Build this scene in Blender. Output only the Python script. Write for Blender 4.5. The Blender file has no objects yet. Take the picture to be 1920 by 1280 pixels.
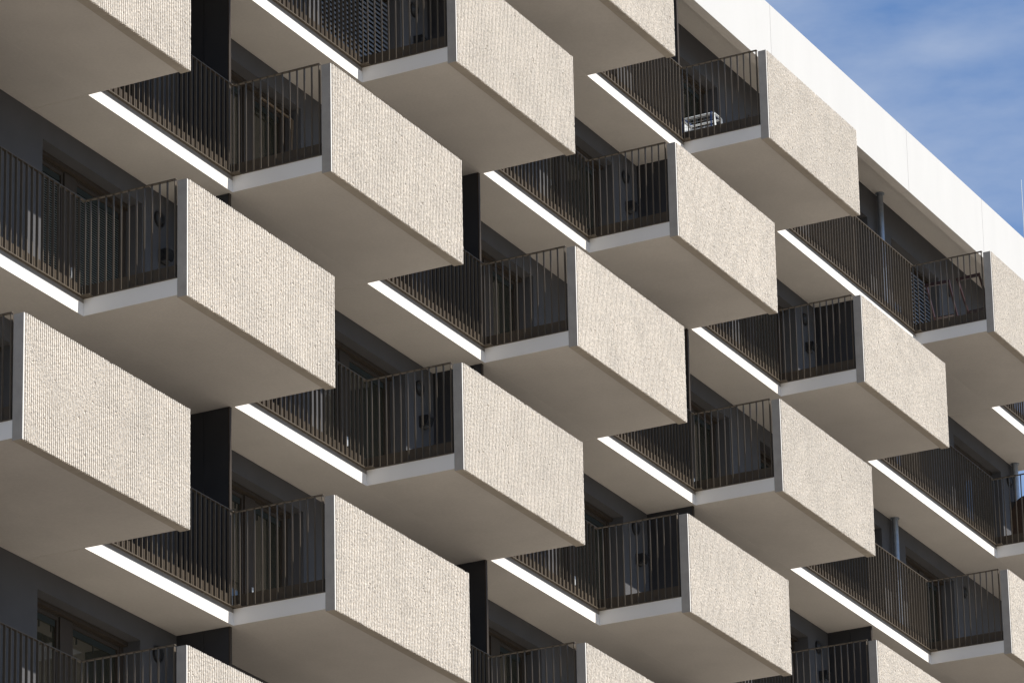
import bpy, math, random
from mathutils import Matrix, Vector
random.seed(7)
scene = bpy.context.scene
R = math.radians

# ------------------------------------------------------------------ camera
Z0 = 22.4                                   # height of the lowest visible reference floor above the ground
cam_d = bpy.data.cameras.new('camera')
cam = bpy.data.objects.new('camera', cam_d)
scene.collection.objects.link(cam)
yaw, pitch, roll = 1.0192962, 0.2935634, 0.0047243
f = Vector((math.sin(yaw) * math.cos(pitch), math.cos(yaw) * math.cos(pitch), math.sin(pitch)))
r = f.cross(Vector((0, 0, 1))).normalized()
u = r.cross(f)
r2 = r * math.cos(roll) + u * math.sin(roll)
u2 = u * math.cos(roll) - r * math.sin(roll)
m = Matrix((r2, u2, -f)).transposed().to_4x4()
m.translation = Vector((-37.830, -27.834, -20.707 + Z0))
cam.matrix_world = m
cam_d.sensor_fit = 'HORIZONTAL'
cam_d.sensor_width = 36.0
cam_d.lens = 8470.68 * 36.0 / 1920.0
cam_d.shift_x = (960 - 254.74) / 1920.0
cam_d.shift_y = (1316.49 - 640) / 1920.0
cam_d.clip_start = 0.5
cam_d.clip_end = 20000
scene.camera = cam

# ------------------------------------------------------------------ light
SUN = Vector((0.10, -1.0, 1.65)).normalized()      # towards the sun
sun_el = math.asin(SUN.z)
sun_d = bpy.data.lights.new('sun', 'SUN')
sun_d.energy = 4.4
sun_d.angle = R(0.5)
sun_d.color = (1.0, 0.965, 0.91)
sun = bpy.data.objects.new('sun', sun_d)
scene.collection.objects.link(sun)
sun.rotation_euler = SUN.to_track_quat('Z', 'Y').to_euler()
sun.location = (0, -60, 90)

world = bpy.data.worlds.new('World')
scene.world = world
world.use_nodes = True
nt = world.node_tree
nt.nodes.clear()
wo = nt.nodes.new('ShaderNodeOutputWorld')
bg = nt.nodes.new('ShaderNodeBackground')
sky = nt.nodes.new('ShaderNodeTexSky')
sky.sky_type = 'NISHITA'
sky.sun_disc = False
sky.sun_elevation = sun_el
sky.sun_rotation = math.atan2(SUN.x, SUN.y)
sky.air_density = 1.0
sky.dust_density = 0.6
sky.ozone_density = 2.2
bg.inputs['Strength'].default_value = 0.08
tc = nt.nodes.new('ShaderNodeTexCoord')
mp = nt.nodes.new('ShaderNodeMapping')
mp.inputs['Rotation'].default_value = (0.0, R(14), R(20))
mp.inputs['Scale'].default_value = (9.0, 9.0, 26.0)
nz = nt.nodes.new('ShaderNodeTexNoise')
nz.inputs['Scale'].default_value = 1.0
nz.inputs['Detail'].default_value = 7.0
nz.inputs['Roughness'].default_value = 0.55
rp = nt.nodes.new('ShaderNodeValToRGB')
rp.color_ramp.elements[0].position = 0.34
rp.color_ramp.elements[0].color = (0, 0, 0, 1)
rp.color_ramp.elements[1].position = 0.72
rp.color_ramp.elements[1].color = (0.72, 0.72, 0.72, 1)
mx = nt.nodes.new('ShaderNodeMixRGB')
mx.inputs[2].default_value = (4.2, 4.6, 5.3, 1)
nt.links.new(tc.outputs['Generated'], mp.inputs['Vector'])
nt.links.new(mp.outputs['Vector'], nz.inputs['Vector'])
nt.links.new(nz.outputs['Fac'], rp.inputs['Fac'])
nt.links.new(rp.outputs['Color'], mx.inputs[0])
tint = nt.nodes.new('ShaderNodeMixRGB')
tint.blend_type = 'MULTIPLY'
tint.inputs[0].default_value = 1.0
tint.inputs[2].default_value = (0.50, 0.72, 0.93, 1)
nt.links.new(sky.outputs['Color'], tint.inputs[1])
nt.links.new(tint.outputs['Color'], mx.inputs[1])
nt.links.new(mx.outputs['Color'], bg.inputs['Color'])
nt.links.new(bg.outputs['Background'], wo.inputs['Surface'])

scene.view_settings.view_transform = 'Standard'
scene.view_settings.look = 'None'
scene.view_settings.gamma = 1.0
scene.view_settings.exposure = 0.9
scene.cycles.pixel_filter_type = 'BLACKMAN_HARRIS'
scene.cycles.filter_width = 1.5
scene.cycles.max_bounces = 8
scene.cycles.diffuse_bounces = 5

# ------------------------------------------------------------------ materials
def mat(name, col, rough=0.8, metal=0.0, var=0.0, vscale=3.0, bump=0.0, bscale=60.0, speck=0.0, sscale=40.0, rnd=0.0, spec=0.5, stretch=(1, 1, 1)):
    ma = bpy.data.materials.new(name)
    ma.use_nodes = True
    t = ma.node_tree
    b = t.nodes['Principled BSDF']
    b.inputs['Base Color'].default_value = (*col, 1)
    b.inputs['Roughness'].default_value = rough
    b.inputs['Metallic'].default_value = metal
    b.inputs['Specular IOR Level'].default_value = spec
    co = t.nodes.new('ShaderNodeTexCoord')
    oi = t.nodes.new('ShaderNodeObjectInfo')
    ad = t.nodes.new('ShaderNodeVectorMath')
    ad.operation = 'ADD'
    sc = t.nodes.new('ShaderNodeVectorMath')
    sc.operation = 'SCALE'
    sc.inputs[0].default_value = (37.0, 19.0, 53.0)
    t.links.new(oi.outputs['Random'], sc.inputs['Scale'])
    t.links.new(co.outputs['Object'], ad.inputs[0])
    t.links.new(sc.outputs[0], ad.inputs[1])
    if var:
        mpn = t.nodes.new('ShaderNodeMapping')
        mpn.inputs['Scale'].default_value = stretch
        t.links.new(ad.outputs[0], mpn.inputs['Vector'])
        n = t.nodes.new('ShaderNodeTexNoise')
        n.inputs['Scale'].default_value = vscale
        n.inputs['Detail'].default_value = 8
        n.inputs['Roughness'].default_value = 0.6
        t.links.new(mpn.outputs[0], n.inputs['Vector'])
        mr = t.nodes.new('ShaderNodeMapRange')
        mr.inputs['From Min'].default_value = 0.3
        mr.inputs['From Max'].default_value = 0.7
        mr.inputs['To Min'].default_value = 1 - var
        mr.inputs['To Max'].default_value = 1 + var
        t.links.new(n.outputs['Fac'], mr.inputs['Value'])
        vm = t.nodes.new('ShaderNodeVectorMath')
        vm.operation = 'SCALE'
        vm.inputs[0].default_value = col
        t.links.new(mr.outputs[0], vm.inputs['Scale'])
        out = vm.outputs[0]
        if speck:
            n3 = t.nodes.new('ShaderNodeTexNoise')
            n3.inputs['Scale'].default_value = sscale
            n3.inputs['Detail'].default_value = 3
            t.links.new(ad.outputs[0], n3.inputs['Vector'])
            m3 = t.nodes.new('ShaderNodeMapRange')
            m3.inputs['From Min'].default_value = 0.32
            m3.inputs['From Max'].default_value = 0.68
            m3.inputs['To Min'].default_value = 1 - speck
            m3.inputs['To Max'].default_value = 1 + speck
            t.links.new(n3.outputs['Fac'], m3.inputs['Value'])
            v3 = t.nodes.new('ShaderNodeVectorMath')
            v3.operation = 'SCALE'
            t.links.new(out, v3.inputs[0])
            t.links.new(m3.outputs[0], v3.inputs['Scale'])
            out = v3.outputs[0]
        if rnd:
            m4 = t.nodes.new('ShaderNodeMapRange')
            m4.inputs['To Min'].default_value = 1 - rnd
            m4.inputs['To Max'].default_value = 1 + rnd
            t.links.new(oi.outputs['Random'], m4.inputs['Value'])
            v4 = t.nodes.new('ShaderNodeVectorMath')
            v4.operation = 'SCALE'
            t.links.new(out, v4.inputs[0])
            t.links.new(m4.outputs[0], v4.inputs['Scale'])
            out = v4.outputs[0]
        t.links.new(out, b.inputs['Base Color'])
    if bump:
        n2 = t.nodes.new('ShaderNodeTexNoise')
        n2.inputs['Scale'].default_value = bscale
        n2.inputs['Detail'].default_value = 6
        t.links.new(ad.outputs[0], n2.inputs['Vector'])
        bp = t.nodes.new('ShaderNodeBump')
        bp.inputs['Strength'].default_value = bump
        bp.inputs['Distance'].default_value = 0.01
        t.links.new(n2.outputs['Fac'], bp.inputs['Height'])
        t.links.new(bp.outputs[0], b.inputs['Normal'])
    return ma

M = {}
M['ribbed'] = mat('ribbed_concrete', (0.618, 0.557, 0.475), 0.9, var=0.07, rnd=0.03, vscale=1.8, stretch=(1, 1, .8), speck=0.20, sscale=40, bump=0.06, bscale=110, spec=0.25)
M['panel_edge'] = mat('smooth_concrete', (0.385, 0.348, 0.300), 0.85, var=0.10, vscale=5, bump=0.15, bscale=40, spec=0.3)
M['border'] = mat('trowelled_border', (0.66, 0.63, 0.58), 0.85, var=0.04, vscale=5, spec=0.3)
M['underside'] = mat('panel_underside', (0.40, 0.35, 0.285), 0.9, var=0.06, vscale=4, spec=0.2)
M['deck'] = mat('deck_slabs', (0.44, 0.41, 0.37), 0.9, var=0.1, vscale=3)
M['edge_shade'] = mat('slab_edge_shade', (0.26, 0.23, 0.195), 0.8, var=0.08, vscale=6, spec=0.2)  # shade under the railing base, put into the colour
M['white'] = mat('white_paint', (0.86, 0.81, 0.735), 0.6, var=0.02, vscale=2, bump=0.05, spec=0.3)
M['soffit'] = mat('soffit_render', (0.565, 0.523, 0.468), 0.95, var=0.055, vscale=1.1, speck=0.03, sscale=25, rnd=0.02, bump=0.12, bscale=120, spec=0.2)
M['fascia'] = mat('fascia_panel', (0.560, 0.542, 0.508), 0.65, var=0.02, vscale=0.8, bump=0.03, spec=0.3, stretch=(3, 3, .6))
M['wall'] = mat('dark_render', (0.090, 0.087, 0.088), 0.95, var=0.06, vscale=2.5, bump=0.25, bscale=140, spec=0.2)
M['partition'] = mat('partition_board', (0.030, 0.030, 0.033), 0.45, var=0.08, vscale=2, spec=0.4)
M['bronze'] = mat('bronze_metal', (0.108, 0.086, 0.062), 0.6, spec=0.25, var=0.08, vscale=9)
M['kick'] = mat('bronze_sheet', (0.090, 0.069, 0.048), 0.6, spec=0.25, var=0.06, vscale=6)
M['frame'] = mat('window_frame_brown', (0.052, 0.040, 0.030), 0.65, spec=0.2, var=0.05, vscale=8)
M['glass'] = mat('window_glass', (0.034, 0.032, 0.022), 0.03, spec=0.9)
M['blind'] = mat('blind_slat', (0.10, 0.108, 0.095), 0.5, var=0.03)
M['louvre'] = mat('louvre_slat', (0.22, 0.23, 0.25), 0.45, var=0.03)
M['black'] = mat('black_plastic', (0.012, 0.012, 0.013), 0.5)
M['steel'] = mat('galvanised_steel', (0.30, 0.33, 0.37), 0.42, metal=0.6, var=0.12, vscale=14)
M['handle'] = mat('pale_aluminium', (0.62, 0.62, 0.60), 0.35, metal=0.4)
M['timber'] = mat('pale_timber', (0.17, 0.12, 0.075), 0.6, var=0.1, vscale=12)
M['roof'] = mat('roof_gravel', (0.30, 0.29, 0.27), 0.95, var=0.2, vscale=6)
M['ground'] = mat('paving', (0.150, 0.132, 0.113), 0.95, var=0.08, vscale=0.4)
M['plastic_white'] = mat('white_plastic', (0.58, 0.60, 0.60), 0.4)
M['strap_blue'] = mat('blue_strap', (0.03, 0.08, 0.24), 0.6)
M['redwood'] = mat('red_brown_wood', (0.042, 0.014, 0.012), 0.5, var=0.12, vscale=14)
M['wicker'] = mat('brown_wicker', (0.040, 0.021, 0.011), 0.75, var=0.25, vscale=45, bump=0.5, bscale=90)
M['mast'] = mat('mast_paint', (0.62, 0.66, 0.70), 0.5)
M['stack'] = mat('blind_stack', (0.030, 0.035, 0.032), 0.8, spec=0.15)
M['lens'] = mat('lamp_lens', (0.07, 0.07, 0.07), 0.35)

# ------------------------------------------------------------------ mesh helpers
class MB:
    def __init__(self):
        self.v, self.f, self.mi = [], [], []
    def quad(self, pts, mi=0):
        i = len(self.v)
        self.v += [tuple(p) for p in pts]
        self.f.append(tuple(range(i, i + len(pts))))
        self.mi.append(mi)
    def box(self, x0, x1, y0, y1, z0, z1, mi=0, faces=None):
        """faces: optional dict side -> material index; sides are -x +x -y +y -z +z"""
        i = len(self.v)
        self.v += [(x0, y0, z0), (x1, y0, z0), (x1, y1, z0), (x0, y1, z0), (x0, y0, z1), (x1, y0, z1), (x1, y1, z1), (x0, y1, z1)]
        fs = {'-z': (0, 3, 2, 1), '+z': (4, 5, 6, 7), '-y': (0, 1, 5, 4), '+y': (2, 3, 7, 6), '-x': (3, 0, 4, 7), '+x': (1, 2, 6, 5)}
        for k, q in fs.items():
            self.f.append(tuple(i + a for a in q))
            self.mi.append((faces or {}).get(k, mi))
    def bar(self, p, q, w, h, mi=0, up=(0, 0, 1)):
        """rectangular bar from p to q, w across, h along the up direction"""
        p, q = Vector(p), Vector(q)
        d = (q - p).normalized()
        a = d.cross(Vector(up))
        if a.length < 1e-4:
            a = d.cross(Vector((1, 0, 0)))
        a.normalize()
        b = a.cross(d).normalized()
        i = len(self.v)
        for c in (p, q):
            for s, t in ((-1, -1), (1, -1), (1, 1), (-1, 1)):
                self.v.append(tuple(c + a * (s * w / 2) + b * (t * h / 2)))
        for k in range(4):
            self.f.append((i + k, i + (k + 1) % 4, i + 4 + (k + 1) % 4, i + 4 + k))
            self.mi.append(mi)
        self.f.append((i + 3, i + 2, i + 1, i)); self.mi.append(mi)
        self.f.append((i + 4, i + 5, i + 6, i + 7)); self.mi.append(mi)
    def tube(self, p, q, r0, r1=None, n=16, mi=0):
        p, q = Vector(p), Vector(q)
        r1 = r0 if r1 is None else r1
        d = (q - p).normalized()
        a = d.cross(Vector((0.3, 0.2, 1)) if abs(d.z) < .9 else Vector((1, 0, 0))).normalized()
        b = d.cross(a)
        i = len(self.v)
        for c, rr in ((p, r0), (q, r1)):
            for k in range(n):
                t = 2 * math.pi * k / n
                self.v.append(tuple(c + a * (rr * math.cos(t)) + b * (rr * math.sin(t))))
        for k in range(n):
            self.f.append((i + k, i + (k + 1) % n, i + n + (k + 1) % n, i + n + k)); self.mi.append(mi)
        self.f.append(tuple(i + k for k in reversed(range(n)))); self.mi.append(mi)
        self.f.append(tuple(i + n + k for k in range(n))); self.mi.append(mi)
    def path(self, pts, rad, n=8, mi=0):
        for a, b in zip(pts, pts[1:]):
            self.tube(a, b, rad, rad, n, mi)
    def mesh(self, name, mats):
        me = bpy.data.meshes.new(name)
        me.from_pydata(self.v, [], self.f)
        for x in mats:
            me.materials.append(x)
        me.polygons.foreach_set('material_index', self.mi)
        me.update()
        return me

def obj(name, me, parent=None, loc=(0, 0, 0), label=None):
    o = bpy.data.objects.new(name, me)
    scene.collection.objects.link(o)
    o.location = loc
    if parent is not None:
        o.parent = parent
    if label:
        o['label'] = label
    return o
def tag(o, label, cat, group=None):
    o['label'] = label
    o['category'] = cat
    if group:
        o['group'] = group
    return o
def empty(name, loc=(0, 0, 0), rz=0):
    o = bpy.data.objects.new(name, None)
    scene.collection.objects.link(o)
    o.location = loc
    o.rotation_euler = (0, 0, rz)
    o.empty_display_size = 0.3
    return o

# ------------------------------------------------------------------ measurements (metres; outward from the facade is -y)
H = 3.0
DEEP = 0.8475          # loggia depth
OUT = 1.4908           # how far a balcony front stands out
TP = 0.137             # parapet thickness
T = 0.223              # slab thickness
PZ0, PZ1 = -0.030, 1.508
HR = 1.542             # top of the handrail above the slab's underside
LEN = 3.70
XO = [2.508, 9.791, 17.036, 24.292, 34.117]          # left ends of balconies on odd floors
XE = [6.135, 13.406, 20.646, 27.880, 37.672]  # left ends of balconies on even floors
END0, END1 = -5.0, 41.40
PART = [2.508, 9.785, 17.030, 24.286, 31.510]
ROWS = range(-2, 4)
def odd(k): return k % 2 == 1

bld = empty('apartment_building', (0, 0, 0))
tag(bld, 'large apartment building with staggered boxy concrete balconies, dark recessed walls and a white roof edge', 'building')

# ------------------------------------------------------------------ ground
g = MB()
g.quad([(-6000, -6000, 0), (6000, -6000, 0), (6000, 6000, 0), (-6000, 6000, 0)])
o = obj('ground', g.mesh('ground', [M['ground']]))
o['kind'] = 'structure'

# ------------------------------------------------------------------ slabs, walls
ZB = lambda k: Z0 + k * H
for k in ROWS:
    s = MB()
    s.box(END0, END1, 0.0, 6.0, .020, T, 0, {'-y': 1, '-x': 1, '+x': 1, '+z': 2})
    cuts = [END0] + [x + LEN for x in (XO if odd(k) else XE) if x + LEN < END1 - .1] + [END1]
    for a, b in zip(cuts, cuts[1:]):                    # joints in the soffit beside every balcony
        s.box(a + .004, b - .004, 0.0, 5.9, 0, .0195, 0, {'-y': 1, '-x': 1, '+x': 1})
    obj('floor_slab', s.mesh('floor_slab', [M['soffit'], M['white'], M['deck']]), bld, (0, 0, ZB(k)))
# storeys below the picture: one plain dark volume down to the ground
s = MB()
s.box(END0, END1, DEEP, 6.0, 0, ZB(-2) - 0.004, 0)
obj('lower_wall', s.mesh('lower_wall', [M['wall']]), bld)
# roof: ceiling, fascia in panels, roof deck
s = MB()
s.box(END0, END1, 0.166, 6.0, 12.3, 12.9, 0, {'+z': 1})
obj('roof_slab', s.mesh('roof_slab', [M['soffit'], M['roof']]), bld, (0, 0, Z0))
seams = [END0, -1.1, 2.5, 6.2, 9.8, 13.45, 17.05, 20.7, 24.3, 28.05, 34.15, 37.86, END1]
for a, b in zip(seams, seams[1:]):
    s = MB()
    s.box(a + 0.004, b - 0.004, 0.0, 0.165, 12.0, 13.215, 0, {'-z': 1})
    obj('fascia_panel', s.mesh('fascia_panel', [M['fascia'], M['soffit']]), bld, (0, 0, Z0))
s = MB()
s.box(END0, END1, 0.012, 0.155, 12.02, 13.19)          # dark core seen only in the joints
obj('fascia_core', s.mesh('fascia_core', [M['panel_edge']]), bld, (0, 0, Z0))

def openings(k):
    """(x0, x1, kind) of the glazed doors of a storey; kind tells where the wide pane sits"""
    w = []
    if odd(k):
        for x in XO[:4]:
            w.append((x + 0.94, x + LEN - 0.345, 'wide_left'))
            if x < 20:
                w.append((x + LEN + 0.9, x + LEN + 2.9, 'wide_left'))
        w += [(28.90, 31.0, 'wide_left'), (32.0, 34.2, 'wide_left'), (35.31, 37.64, 'wide_left')]
    else:
        for x in XE:
            w.append((x + 0.34, x + LEN - 0.94, 'wide_right'))
            if x < 30:
                w.append((x - 2.9, x - 0.9, 'wide_right'))
        w += [(31.95, 34.0, 'wide_right'), (34.75, 36.77, 'wide_right')]
    return sorted(w)
LINT = 2.70
for k in ROWS:
    top = 3.3 - 0.003 if k == 3 else 3.0 - 0.003
    s = MB()
    x = END0
    y0, y1 = DEEP, 1.6
    for a, b, kind in openings(k):
        s.box(x, a, y0, y1, T - 0.01, top)
        s.box(a, b, y0 , y1, LINT, top)
        x = b
    s.box(x, END1, y0, y1, T - 0.01, top)
    s.box(END1 - .22, END1 - .004, y1 + .002, 5.78, T + .002, top)
    s.box(END0 + .004, END0 + .22, y1 + .002, 5.78, T + .002, top)
    s.box(END0 + .004, END1 - .004, 5.782, 5.996, T + .002, top)
    obj('rear_wall', s.mesh('rear_wall', [M['wall']]), bld, (0, 0, ZB(k)))

# ------------------------------------------------------------------ windows (floor-length, set back in a reveal)
def make_window(k, x0, x1, kind):
    yf = DEEP + 0.25
    zb, zt = T + 0.002, LINT - 0.002
    w = x1 - x0
    fr = MB()
    fw = 0.085
    if kind == 'wide_right':
        m0, m1 = x0 + 0.37 * w, x0 + 0.47 * w
        if abs(w - 2.42) < .05:
            m0, m1 = x0 + 0.90, x0 + 1.18
    else:
        m0, m1 = x0 + 0.53 * w, x0 + 0.63 * w
        if abs(w - 2.415) < .05:
            m0, m1 = x1 - 1.18, x1 - 0.90
    fr.box(x0 + .002, x1 - .002, yf, yf + .09, zt - 0.07, zt)           # head
    fr.box(x0 + .002, x1 - .002, yf, yf + .09, zb, zb + 0.07)           # foot
    fr.box(x0 + .002, x0 + fw, yf, yf + .09, zb + .07, zt - .07)
    fr.box(x1 - fw, x1 - .002, yf, yf + .09, zb + .07, zt - .07)
    fr.box(m0, m1, yf - .01, yf + .09, zb + .07, zt - .07)
    for a, b in ((x0 + fw, m0), (m1, x1 - fw)):                         # sash frames
        fr.box(a + .004, b - .004, yf + .012, yf + .08, zt - .125, zt - .074)
        fr.box(a + .004, b - .004, yf + .012, yf + .08, zb + .074, zb + .14)
        fr.box(a + .004, a + .05, yf + .012, yf + .08, zb + .14, zt - .125)
        fr.box(b - .05, b - .004, yf + .012, yf + .08, zb + .14, zt - .125)
    wo_ = obj('window', fr.mesh('window', [M['frame']]), bld, (0, 0, ZB(k)))
    # blind box line under the lintel
    bx = MB()
    bx.box(x0 + .004, x1 - .004, yf - .07, yf - .006, zt - .055, zt - .003)
    obj('blind_box', bx.mesh('blind_box', [M['frame']]), wo_)
    for a, b in ((x0 + fw, m0), (m1, x1 - fw)):
        p = MB()
        p.box(a + .05, b - .05, yf + .045, yf + .06, zb + .14, zt - .125)
        obj('pane', p.mesh('pane', [M['glass']]), wo_)
    h = MB()
    hx = (m0 + m1) / 2 - 0.02
    h.box(hx - .012, hx + .012, yf - .05, yf - .012, 1.20, 1.23)
    h.box(hx - .014, hx + .014, yf - .062, yf - .048, 1.20, 1.34)
    obj('handle', h.mesh('handle', [M['handle']]), wo_)
    return wo_, (x0 + fw, m0, m1, x1 - fw, yf, zb, zt)
def slats(a, b, y, z0, z1, pitch, depth, tilt, mt, parent, label=None, name='blind'):
    s = MB()
    z = z0
    while z < z1:
        dy, dz = depth * math.cos(tilt) / 2, depth * math.sin(tilt) / 2
        s.bar((a, y, z), (b, y, z), depth, 0.0035, 0, up=(0, -math.sin(tilt), math.cos(tilt)))
        z += pitch
    return obj(name, s.mesh(name, [mt]), parent, (0, 0, 0), label)

wins = {}
for k in ROWS:
    for a, b, kind in openings(k):
        wins[(k, round(a, 2))] = make_window(k, a, b, kind)
def win(k, x):
    return min(((abs(a - x), kk, a) for kk, a in wins if kk == k))[1:]
# raised inner blinds: a thin stack under the head of every visible pane, cords below
for (k, a), (w, (p0, p1, p2, p3, yf, zb, zt)) in wins.items():
    s = MB()
    for q0, q1 in ((p0, p1), (p2, p3)):
        s.box(q0 + .06, q1 - .06, yf + .030, yf + .043, zt - .21, zt - .128)
        for t in (0.12, 0.5, 0.9):
            xx = q0 + .06 + t * (q1 - q0 - .12)
            s.box(xx - .003, xx + .003, yf + .034, yf + .042, zt - .30, zt - .211)
    obj('raised_blind', s.mesh('raised_blind', [M['stack']]), w)
# lowered blinds and louvres where the photo shows them
w, (p0, p1, p2, p3, yf, zb, zt) = wins[win(0, 6.475)]
w['label'] = 'window with fine pale blinds lowered behind both panes'
for q0, q1 in ((p0, p1), (p2, p3)):
    slats(q0 + .055, q1 - .055, yf + .03, zb + .16, zt - .22, 0.033, 0.031, R(58), M['blind'], w)
w, (p0, p1, p2, p3, yf, zb, zt) = wins[win(2, 13.746)]
w['label'] = 'window with dark grey outside louvre slats lowered to the floor'
slats(p0 - .05, p3 + .05, yf - .06, zb + .06, zt - .10, 0.075, 0.070, R(64), M['louvre'], w, name='louvre')
w, (p0, p1, p2, p3, yf, zb, zt) = wins[win(3, 35.31)]
w['label'] = 'top floor window with dark grey louvre slats lowered'
slats(p2 - .1, p3 + .05, yf - .06, zb + .06, zt - .10, 0.075, 0.070, R(64), M['louvre'], w, name='louvre')
# the casement that stands tilted open on the first odd floor
w, (p0, p1, p2, p3, yf, zb, zt) = wins[win(1, 10.73)]
w['label'] = 'window with one pale timber sash tilted open'
s = MB()
y = yf - .03
s.bar((p2 - .05, y - .10, zt - .16), (p3 + .05, y - .10, zt - .16), .02, .022, 0)
s.bar((p3 + .05, y - .10, zt - .16), (p3 + .05, y, zb + .12), .03, .04, 0, up=(1, 0, 0))
obj('open_sash', s.mesh('open_sash', [M['timber']]), w)

# ------------------------------------------------------------------ partitions between the loggias
for k in ROWS:
    top = 3.3 if k == 3 else 3.0
    for x in PART:
        s = MB()
        s.box(x, x + .045, 0.44, DEEP - .003, T + .002, top - .003)
        s.box(x, x + .045, 0.065, 0.434, T + .002, top - .003)
        s.box(x - .004, x + .049, 0.045, 0.064, T + .002, top - .003, 1)
        s.box(x + .012, x + .033, 0.434, 0.44, T + .002, top - .003)
        obj('partition', s.mesh('partition', [M['partition'], M['frame']]), bld, (0, 0, ZB(k)))

# ------------------------------------------------------------------ balconies
def parapet_mesh(seed):
    rnd = random.Random(seed)
    pitch = 0.0430
    border = 0.030
    n = int((LEN - border) / pitch)
    pitch = (LEN - border) / n
    prof = [(0.0, 0.0), (0.30, 0.0), (0.39, 0.90), (0.50, 1.0), (0.80, 0.97), (0.92, 0.55)]
    cols = [(0.0, 0, None), (border - .004, 0, None)]
    for i in range(n):
        j0 = rnd.uniform(-.035, .035) if i else 0
        for t, hgt in prof:
            cols.append((border + (i + t + (j0 if t else 0)) * pitch, hgt, i))
    cols.append((LEN, 0.1, n - 1))
    zs = [PZ0]
    while zs[-1] < PZ1 - 0.03:
        zs.append(zs[-1] + rnd.uniform(0.012, 0.026))
    zs.append(PZ1)
    nr = len(zs)
    yb = -OUT + 0.010                       # valley plane (outward is -y)
    # strength of each rib in each row, with runs of broken tips
    amp = [[1.0] * nr for _ in range(n)]
    for i in range(n):
        base = rnd.uniform(0.98, 1.02)
        for j in range(nr):
            a = base + rnd.uniform(-0.09, 0.09)
            if rnd.random() < 0.006:
                a *= rnd.uniform(0.5, 0.8)
            amp[i][j] = a
    mb = MB()
    idx = []
    for ci, (x, hgt, i) in enumerate(cols):
        row = []
        for j, z in enumerate(zs):
            if i is None:
                y = -OUT
                xx = x
                zz = z
            else:
                e = 0.0 if hgt < .05 else 1.0
                y = yb - 0.0215 * hgt * amp[i][j] - rnd.uniform(-.0012, .0012)
                xx = min(x + e * rnd.uniform(-.0018, .0018), LEN)
                zz = z
                if j == 0:
                    zz = z + (0.0 if hgt < .05 else rnd.uniform(-.005, .004))
                if j == nr - 1:
                    zz = z + (0.0 if hgt < .05 else rnd.uniform(-.004, .005))
            row.append(len(mb.v))
            mb.v.append((xx, y, zz))
        idx.append(row)
    for ci in range(len(cols) - 1):
        mi = 2 if ci == 0 else 0
        for j in range(nr - 1):
            mb.f.append((idx[ci][j], idx[ci + 1][j], idx[ci + 1][j + 1], idx[ci][j + 1]))
            mb.mi.append(mi)
    # back edges
    yk = -(OUT - TP)
    bt, bb = [], []
    for x, hgt, i in cols:
        bt.append(len(mb.v)); mb.v.append((x, yk, PZ1))
        bb.append(len(mb.v)); mb.v.append((x, yk, PZ0))
    for ci in range(len(cols) - 1):
        mb.f.append((idx[ci][-1], idx[ci + 1][-1], bt[ci + 1], bt[ci])); mb.mi.append(2)
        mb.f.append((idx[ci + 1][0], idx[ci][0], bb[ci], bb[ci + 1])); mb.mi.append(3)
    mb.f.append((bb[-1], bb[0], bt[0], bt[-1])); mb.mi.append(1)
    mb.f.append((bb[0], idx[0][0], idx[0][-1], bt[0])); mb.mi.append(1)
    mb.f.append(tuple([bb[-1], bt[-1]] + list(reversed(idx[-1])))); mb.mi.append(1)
    return mb.mesh('parapet', [M['ribbed'], M['panel_edge'], M['border'], M['underside']])
parapets = [parapet_mesh(s) for s in (3, 11, 29)]

s = MB()
s.box(0, LEN, -(OUT - TP) + .002, -0.0006, 0, T, 0, {'-x': 1, '+x': 1, '+z': 2})
pod_slab = s.mesh('balcony', [M['soffit'], M['white'], M['deck']])

def side_railing(mirror):
    """runs outward along a balcony's open side; local x=0 is the slab edge, +x is inside"""
    sg = -1 if mirror else 1
    s = MB()
    def bx(x0, x1, y0, y1, z0, z1):
        if mirror:
            x0, x1 = -x1, -x0
        s.box(x0, x1, y0, y1, z0, z1)
    bx(-.012, .034, -1.332, .025, HR - .011, HR)                     # handrail
    bx(-.014, .040, -1.345, -.004, T + .001, T + .013)               # base flat
    for i in range(11):
        y = -(0.088 + i * 0.1115)
        bx(-.004, .027, y - .0055, y + .0055, T + .013, HR - .011)
    bx(-.006, .036, -1.322, -1.311, T + .013, HR - .011)             # end flat beside the parapet
    bx(.002, .028, -.012, .000, T + .013, HR - .011)                 # corner flat
    return s.mesh('side_railing', [M['bronze']])
def side_kick(mirror):
    s = MB()
    x0, x1 = (-.039, -.034) if mirror else (.034, .039)
    x0, x1 = (-.047, -.042) if mirror else (.042, .047)
    s.box(x0, x1, -1.340, .035, T + .014, T + .195)
    return s.mesh('kick_plate', [M['kick']])
rail_l, rail_r, kick_l, kick_r = side_railing(False), side_railing(True), side_kick(False), side_kick(True)
# small plate added to shade the slab corner where balcony and gallery meet
s = MB()
s.box(-.118, -.004, -.150, -.001, T + .003, T + .011)
corner = s.mesh('corner_shade_plate', [M['bronze']])

proto = obj('balcony', pod_slab, bld)
obj('parapet', parapets[0], proto)
obj('side_railing', rail_l, proto)
obj('side_railing', rail_r, proto, (LEN, 0, 0))
obj('kick_plate', kick_l, proto)
obj('kick_plate', kick_r, proto, (LEN, 0, 0))
obj('corner_shade_plate', corner, proto)
first = True
n = 0
for k in ROWS:
    for x in (XO if odd(k) else XE):
        if first:
            p = proto
            first = False
        else:
            p = proto.copy()
            scene.collection.objects.link(p)
            p.parent = bld
            for ch in list(proto.children):
                c = ch.copy()
                scene.collection.objects.link(c)
                c.parent = p
                if ch.data in parapets:
                    c.data = parapets[n % 3]
        p.location = (x, 0, ZB(k))
        n += 1

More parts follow.
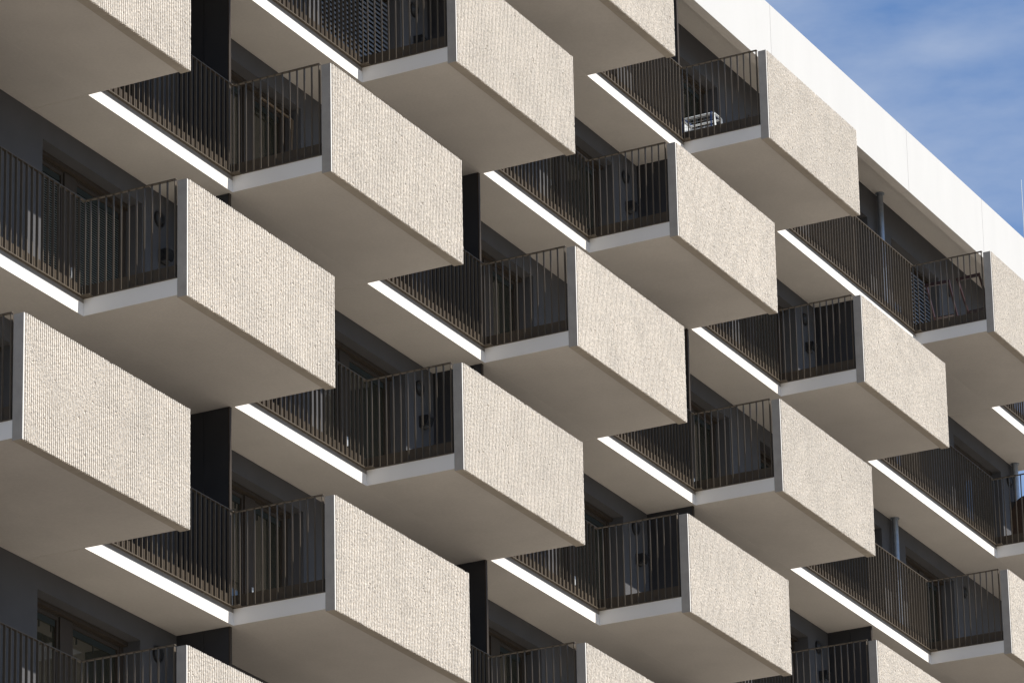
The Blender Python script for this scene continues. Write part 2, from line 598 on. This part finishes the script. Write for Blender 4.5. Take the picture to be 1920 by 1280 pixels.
# ------------------------------------------------------------------ railings along the gallery between balconies
for k in ROWS:
    xs = XO if odd(k) else XE
    spans = [(x + LEN, nx) for x, nx in zip(xs, xs[1:])]
    if odd(k):
        spans = [(END0, xs[0])] + spans + [(xs[-1] + LEN, END1)]
    else:
        spans = [(END0, xs[0])] + spans
    for a, b in spans:
        s = MB()
        s.box(a + .05, b - .013, -.022, .022, HR - .011, HR)
        s.box(a + .04, b - .016, -.041, .030, T + .001, T + .014)
        nb = max(2, round((b - a) / 0.120))
        st = (b - a) / nb
        for i in range(1, nb):
            xx = a + i * st
            s.box(xx - .0055, xx + .0055, -.020, .016, T + .014, HR - .011)
        ro = obj('gallery_railing', s.mesh('gallery_railing', [M['bronze']]), bld, (0, 0, ZB(k)))
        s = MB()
        s.box(a + .02, b - .002, -.0035, -.0005, T - .056, T - .0005)  # dark strip painted in for the shadow band below the railing base
        obj('edge_shade_strip', s.mesh('edge_shade_strip', [M['edge_shade']]), ro)
        s = MB()
        s.box(a + .05, b + .03, .036, .041, T + .014, T + .195)
        obj('kick_plate', s.mesh('kick_plate', [M['kick']]), ro)

# ------------------------------------------------------------------ wall fittings beside every balcony door
def vent_mesh():
    s = MB()
    s.tube((0, .0, 0), (0, -.03, 0), .112, .112, 28)
    s.tube((0, -.03, 0), (0, -.062, 0), .100, .070, 28)
    s.tube((0, -.062, 0), (0, -.066, 0), .06, .05, 24)
    return s.mesh('wall_vent', [M['black']])
def lamp_mesh():
    s = MB()
    # bevelled box lamp with a sloping underside
    x, y, z = .085, .16, .085
    f0 = [(-x, 0, -z), (x, 0, -z), (x, 0, z), (-x, 0, z)]
    f1 = [(-x, -y * .75, -z * .6), (x, -y * .75, -z * .6), (x, -y, z * .55), (-x, -y, z * .55)]
    f2 = [(-x * .92, -y * .9, z), (x * .92, -y * .9, z)]
    s.quad([f0[0], f0[1], f1[1], f1[0]])
    s.quad([f0[1], f0[2], f2[1], f1[2], f1[1]])
    s.quad([f0[3], f0[0], f1[0], f1[3], f2[0]])
    s.quad([f1[0], f1[1], f1[2], f1[3]])
    s.quad([f1[3], f1[2], f2[1], f2[0]])
    s.quad([f2[0], f2[1], f0[2], f0[3]])
    return s.mesh('wall_lamp', [M['black']])
def lens_mesh():
    s = MB()
    s.box(-.05, .05, -.105, -.03, -.085, -.06)
    return s.mesh('lamp_lens', [M['lens']])
vm_, lm_, le_ = vent_mesh(), lamp_mesh(), lens_mesh()
for k in ROWS:
    spots = []
    if odd(k):
        for x in XO[:4]:
            spots.append((x + .53, x + .45))
        spots.append((38.16, None))
    else:
        for x in XE:
            spots.append((x + LEN - .53, x + LEN - .45))
    for xv, xl in spots:
        obj('wall_vent', vm_, bld, (xv, DEEP - .001, ZB(k) + 2.62))
        if xl is None:
            continue
        l = obj('wall_lamp', lm_, bld, (xl, DEEP - .001, ZB(k) + 2.11))
        obj('lamp_lens', le_, l)

# steel posts from floor to ceiling
for k in ROWS:
    x = 34.62 if odd(k) else 40.96
    top = 3.3 if k == 3 else 3.0
    s = MB()
    s.tube((0, 0, T), (0, 0, top - .016), .055, .055, 20)
    p = obj('steel_post', s.mesh('steel_post', [M['steel']]), bld, (x, .75, ZB(k)))
    s = MB()
    s.tube((0, 0, top - .016), (0, 0, top - .002), .085, .085, 20)
    obj('top_plate', s.mesh('top_plate', [M['steel']]), p)

# ------------------------------------------------------------------ things left on the balconies
FL3 = ZB(3) + T
# wire crate
c = empty('storage_crate', (24.58, -0.21, FL3 + .001))
tag(c, 'white wire-sided storage crate with blue straps on a top floor balcony', 'crate')
L2, W2, Hc = .30, .17, .46      # half length along y, half width along x
s = MB()
def ring(z, ex, ey, rad):
    pts = []
    for cx, cy, a0 in ((ex - .05, ey - .05, 0), (-ex + .05, ey - .05, 90), (-ex + .05, -ey + .05, 180), (ex - .05, -ey + .05, 270)):
        for q in range(5):
            a = R(a0 + q * 22.5)
            pts.append((cx + .05 * math.cos(a), cy + .05 * math.sin(a), z))
    pts.append(pts[0])
    s.path(pts, rad, 8)
ring(Hc, W2 * .92, L2 * .92, .016)
ring(.22, W2, L2 * 1.06, .019)
ring(.015, W2, L2 * 1.06, .015)
for sx in (-1, 1):
    for sy in (-1, 1):
        s.bar((sx * W2, sy * L2 * 1.05, .01), (sx * W2 * .9, sy * L2 * .9, Hc), .035, .03)
s.box(-W2, W2, L2 * .93, L2 * .95, .03, Hc - .03)
obj('frame', s.mesh('frame', [M['plastic_white']]), c)
s = MB()
for i in range(1, 9):
    z = .03 + i * .056
    s.bar((-W2 + .01, -L2, z), (-W2 + .01, L2 * .9, z), .0035, .0035)
for i in range(1, 9):
    y = -L2 + i * .065
    s.bar((-W2 + .01, y, .02), (-W2 + .02, y * .95, Hc), .0025, .0025)
obj('wire_side', s.mesh('wire_side', [M['plastic_white']]), c)
for y in (-L2 * .80, L2 * .86):
    s = MB()
    s.box(-W2 - .022, -W2 - .016, y - .011, y + .011, .0, Hc + .016)
    s.box(-W2 - .022, W2, y - .011, y + .011, Hc + .017, Hc + .021)
    obj('strap', s.mesh('strap', [M['strap_blue']]), c)

# two folding chairs whose backs lean on the railing side
def chair(x, y, rz, label):
    c = empty('folding_chair', (x, y, FL3 + .001), rz)
    tag(c, label, 'chair', 'folding chairs on the top floor balcony')
    hw = .21
    s = MB()
    for sy in (-1, 1):
        s.bar((-.36, sy * hw, .96), (.36, sy * hw, .0), .028, .045, 0, up=(1, 0, 0))
    s.bar((-.365, -hw - .02, .96), (-.365, hw + .02, .96), .03, .06, 0)
    obj('backrest', s.mesh('backrest', [M['redwood']]), c)
    s = MB()
    for i in range(6):
        xx = -.06 + i * .075
        s.box(xx, xx + .055, -hw + .02, hw - .02, .43, .448)
    obj('seat', s.mesh('seat', [M['redwood']]), c)
    for sy in (-1, 1):
        s = MB()
        s.bar((-.22, sy * (hw - .035), 0), (.36, sy * (hw - .035), .45), .025, .04, 0, up=(1, 0, 0))
        obj('leg', s.mesh('leg', [M['redwood']]), c)
chair(34.69, -.37, R(3), 'red-brown wooden folding chair standing nearer the building wall')
chair(34.69, -1.00, R(-4), 'red-brown wooden folding chair standing close to the concrete balcony front')

# wicker armchair on the end balcony
FL2 = ZB(2) + T
c = empty('wicker_armchair', (38.45, -.42, FL2 + .001), R(8))
tag(c, 'brown wicker armchair with a high rounded back on the end balcony', 'armchair')
s = MB()
nseg = 14
for i in range(nseg):
    a0, a1 = math.pi * i / nseg, math.pi * (i + 1) / nseg
    for j in range(4):
        def pt(a, t, inn):
            rr = (.36 - inn) * (1 + .06 * t)
            hh = .62 + .42 * math.sin(a) ** 1.5
            return (-.02 - rr * math.sin(a) * .95, -rr * math.cos(a), .12 + (hh - .12) * t)
        t0, t1 = j / 4, (j + 1) / 4
        s.quad([pt(a0, t0, 0), pt(a1, t0, 0), pt(a1, t1, 0), pt(a0, t1, 0)])
        s.quad([pt(a0, t1, .05), pt(a1, t1, .05), pt(a1, t0, .05), pt(a0, t0, .05)])
    s.quad([pt(a0, 1, 0), pt(a1, 1, 0), pt(a1, 1, .05), pt(a0, 1, .05)])
obj('backrest', s.mesh('backrest', [M['wicker']]), c)
s = MB()
s.box(-.30, .34, -.31, .31, .20, .42)
obj('seat', s.mesh('seat', [M['wicker']]), c)
for sx in (-.26, .28):
    for sy in (-.27, .27):
        s = MB()
        s.tube((sx, sy, 0), (sx, sy, .20), .022, .028, 10)
        obj('leg', s.mesh('leg', [M['wicker']]), c)

# thin mast far behind the building
def ray_dir(px, py):
    return (f * 8470.68 + r2 * (px - 254.74) - u2 * (py - 1316.49)).normalized()
d = ray_dir(1914.5, 337)
top = m.translation + d * 165
c = empty('antenna_mast', (top.x, top.y, 0))
tag(c, 'thin pale antenna mast rising behind the white roof edge', 'mast')
s = MB()
s.tube((0, 0, .3), (0, 0, top.z * .8), .14, .05, 12)
s.tube((0, 0, top.z * .8), (0, 0, top.z), .030, .014, 8)
obj('pole', s.mesh('pole', [M['mast']]), c)
s = MB()
s.box(-.6, .6, -.6, .6, 0, .3)
obj('base', s.mesh('base', [M['panel_edge']]), c)
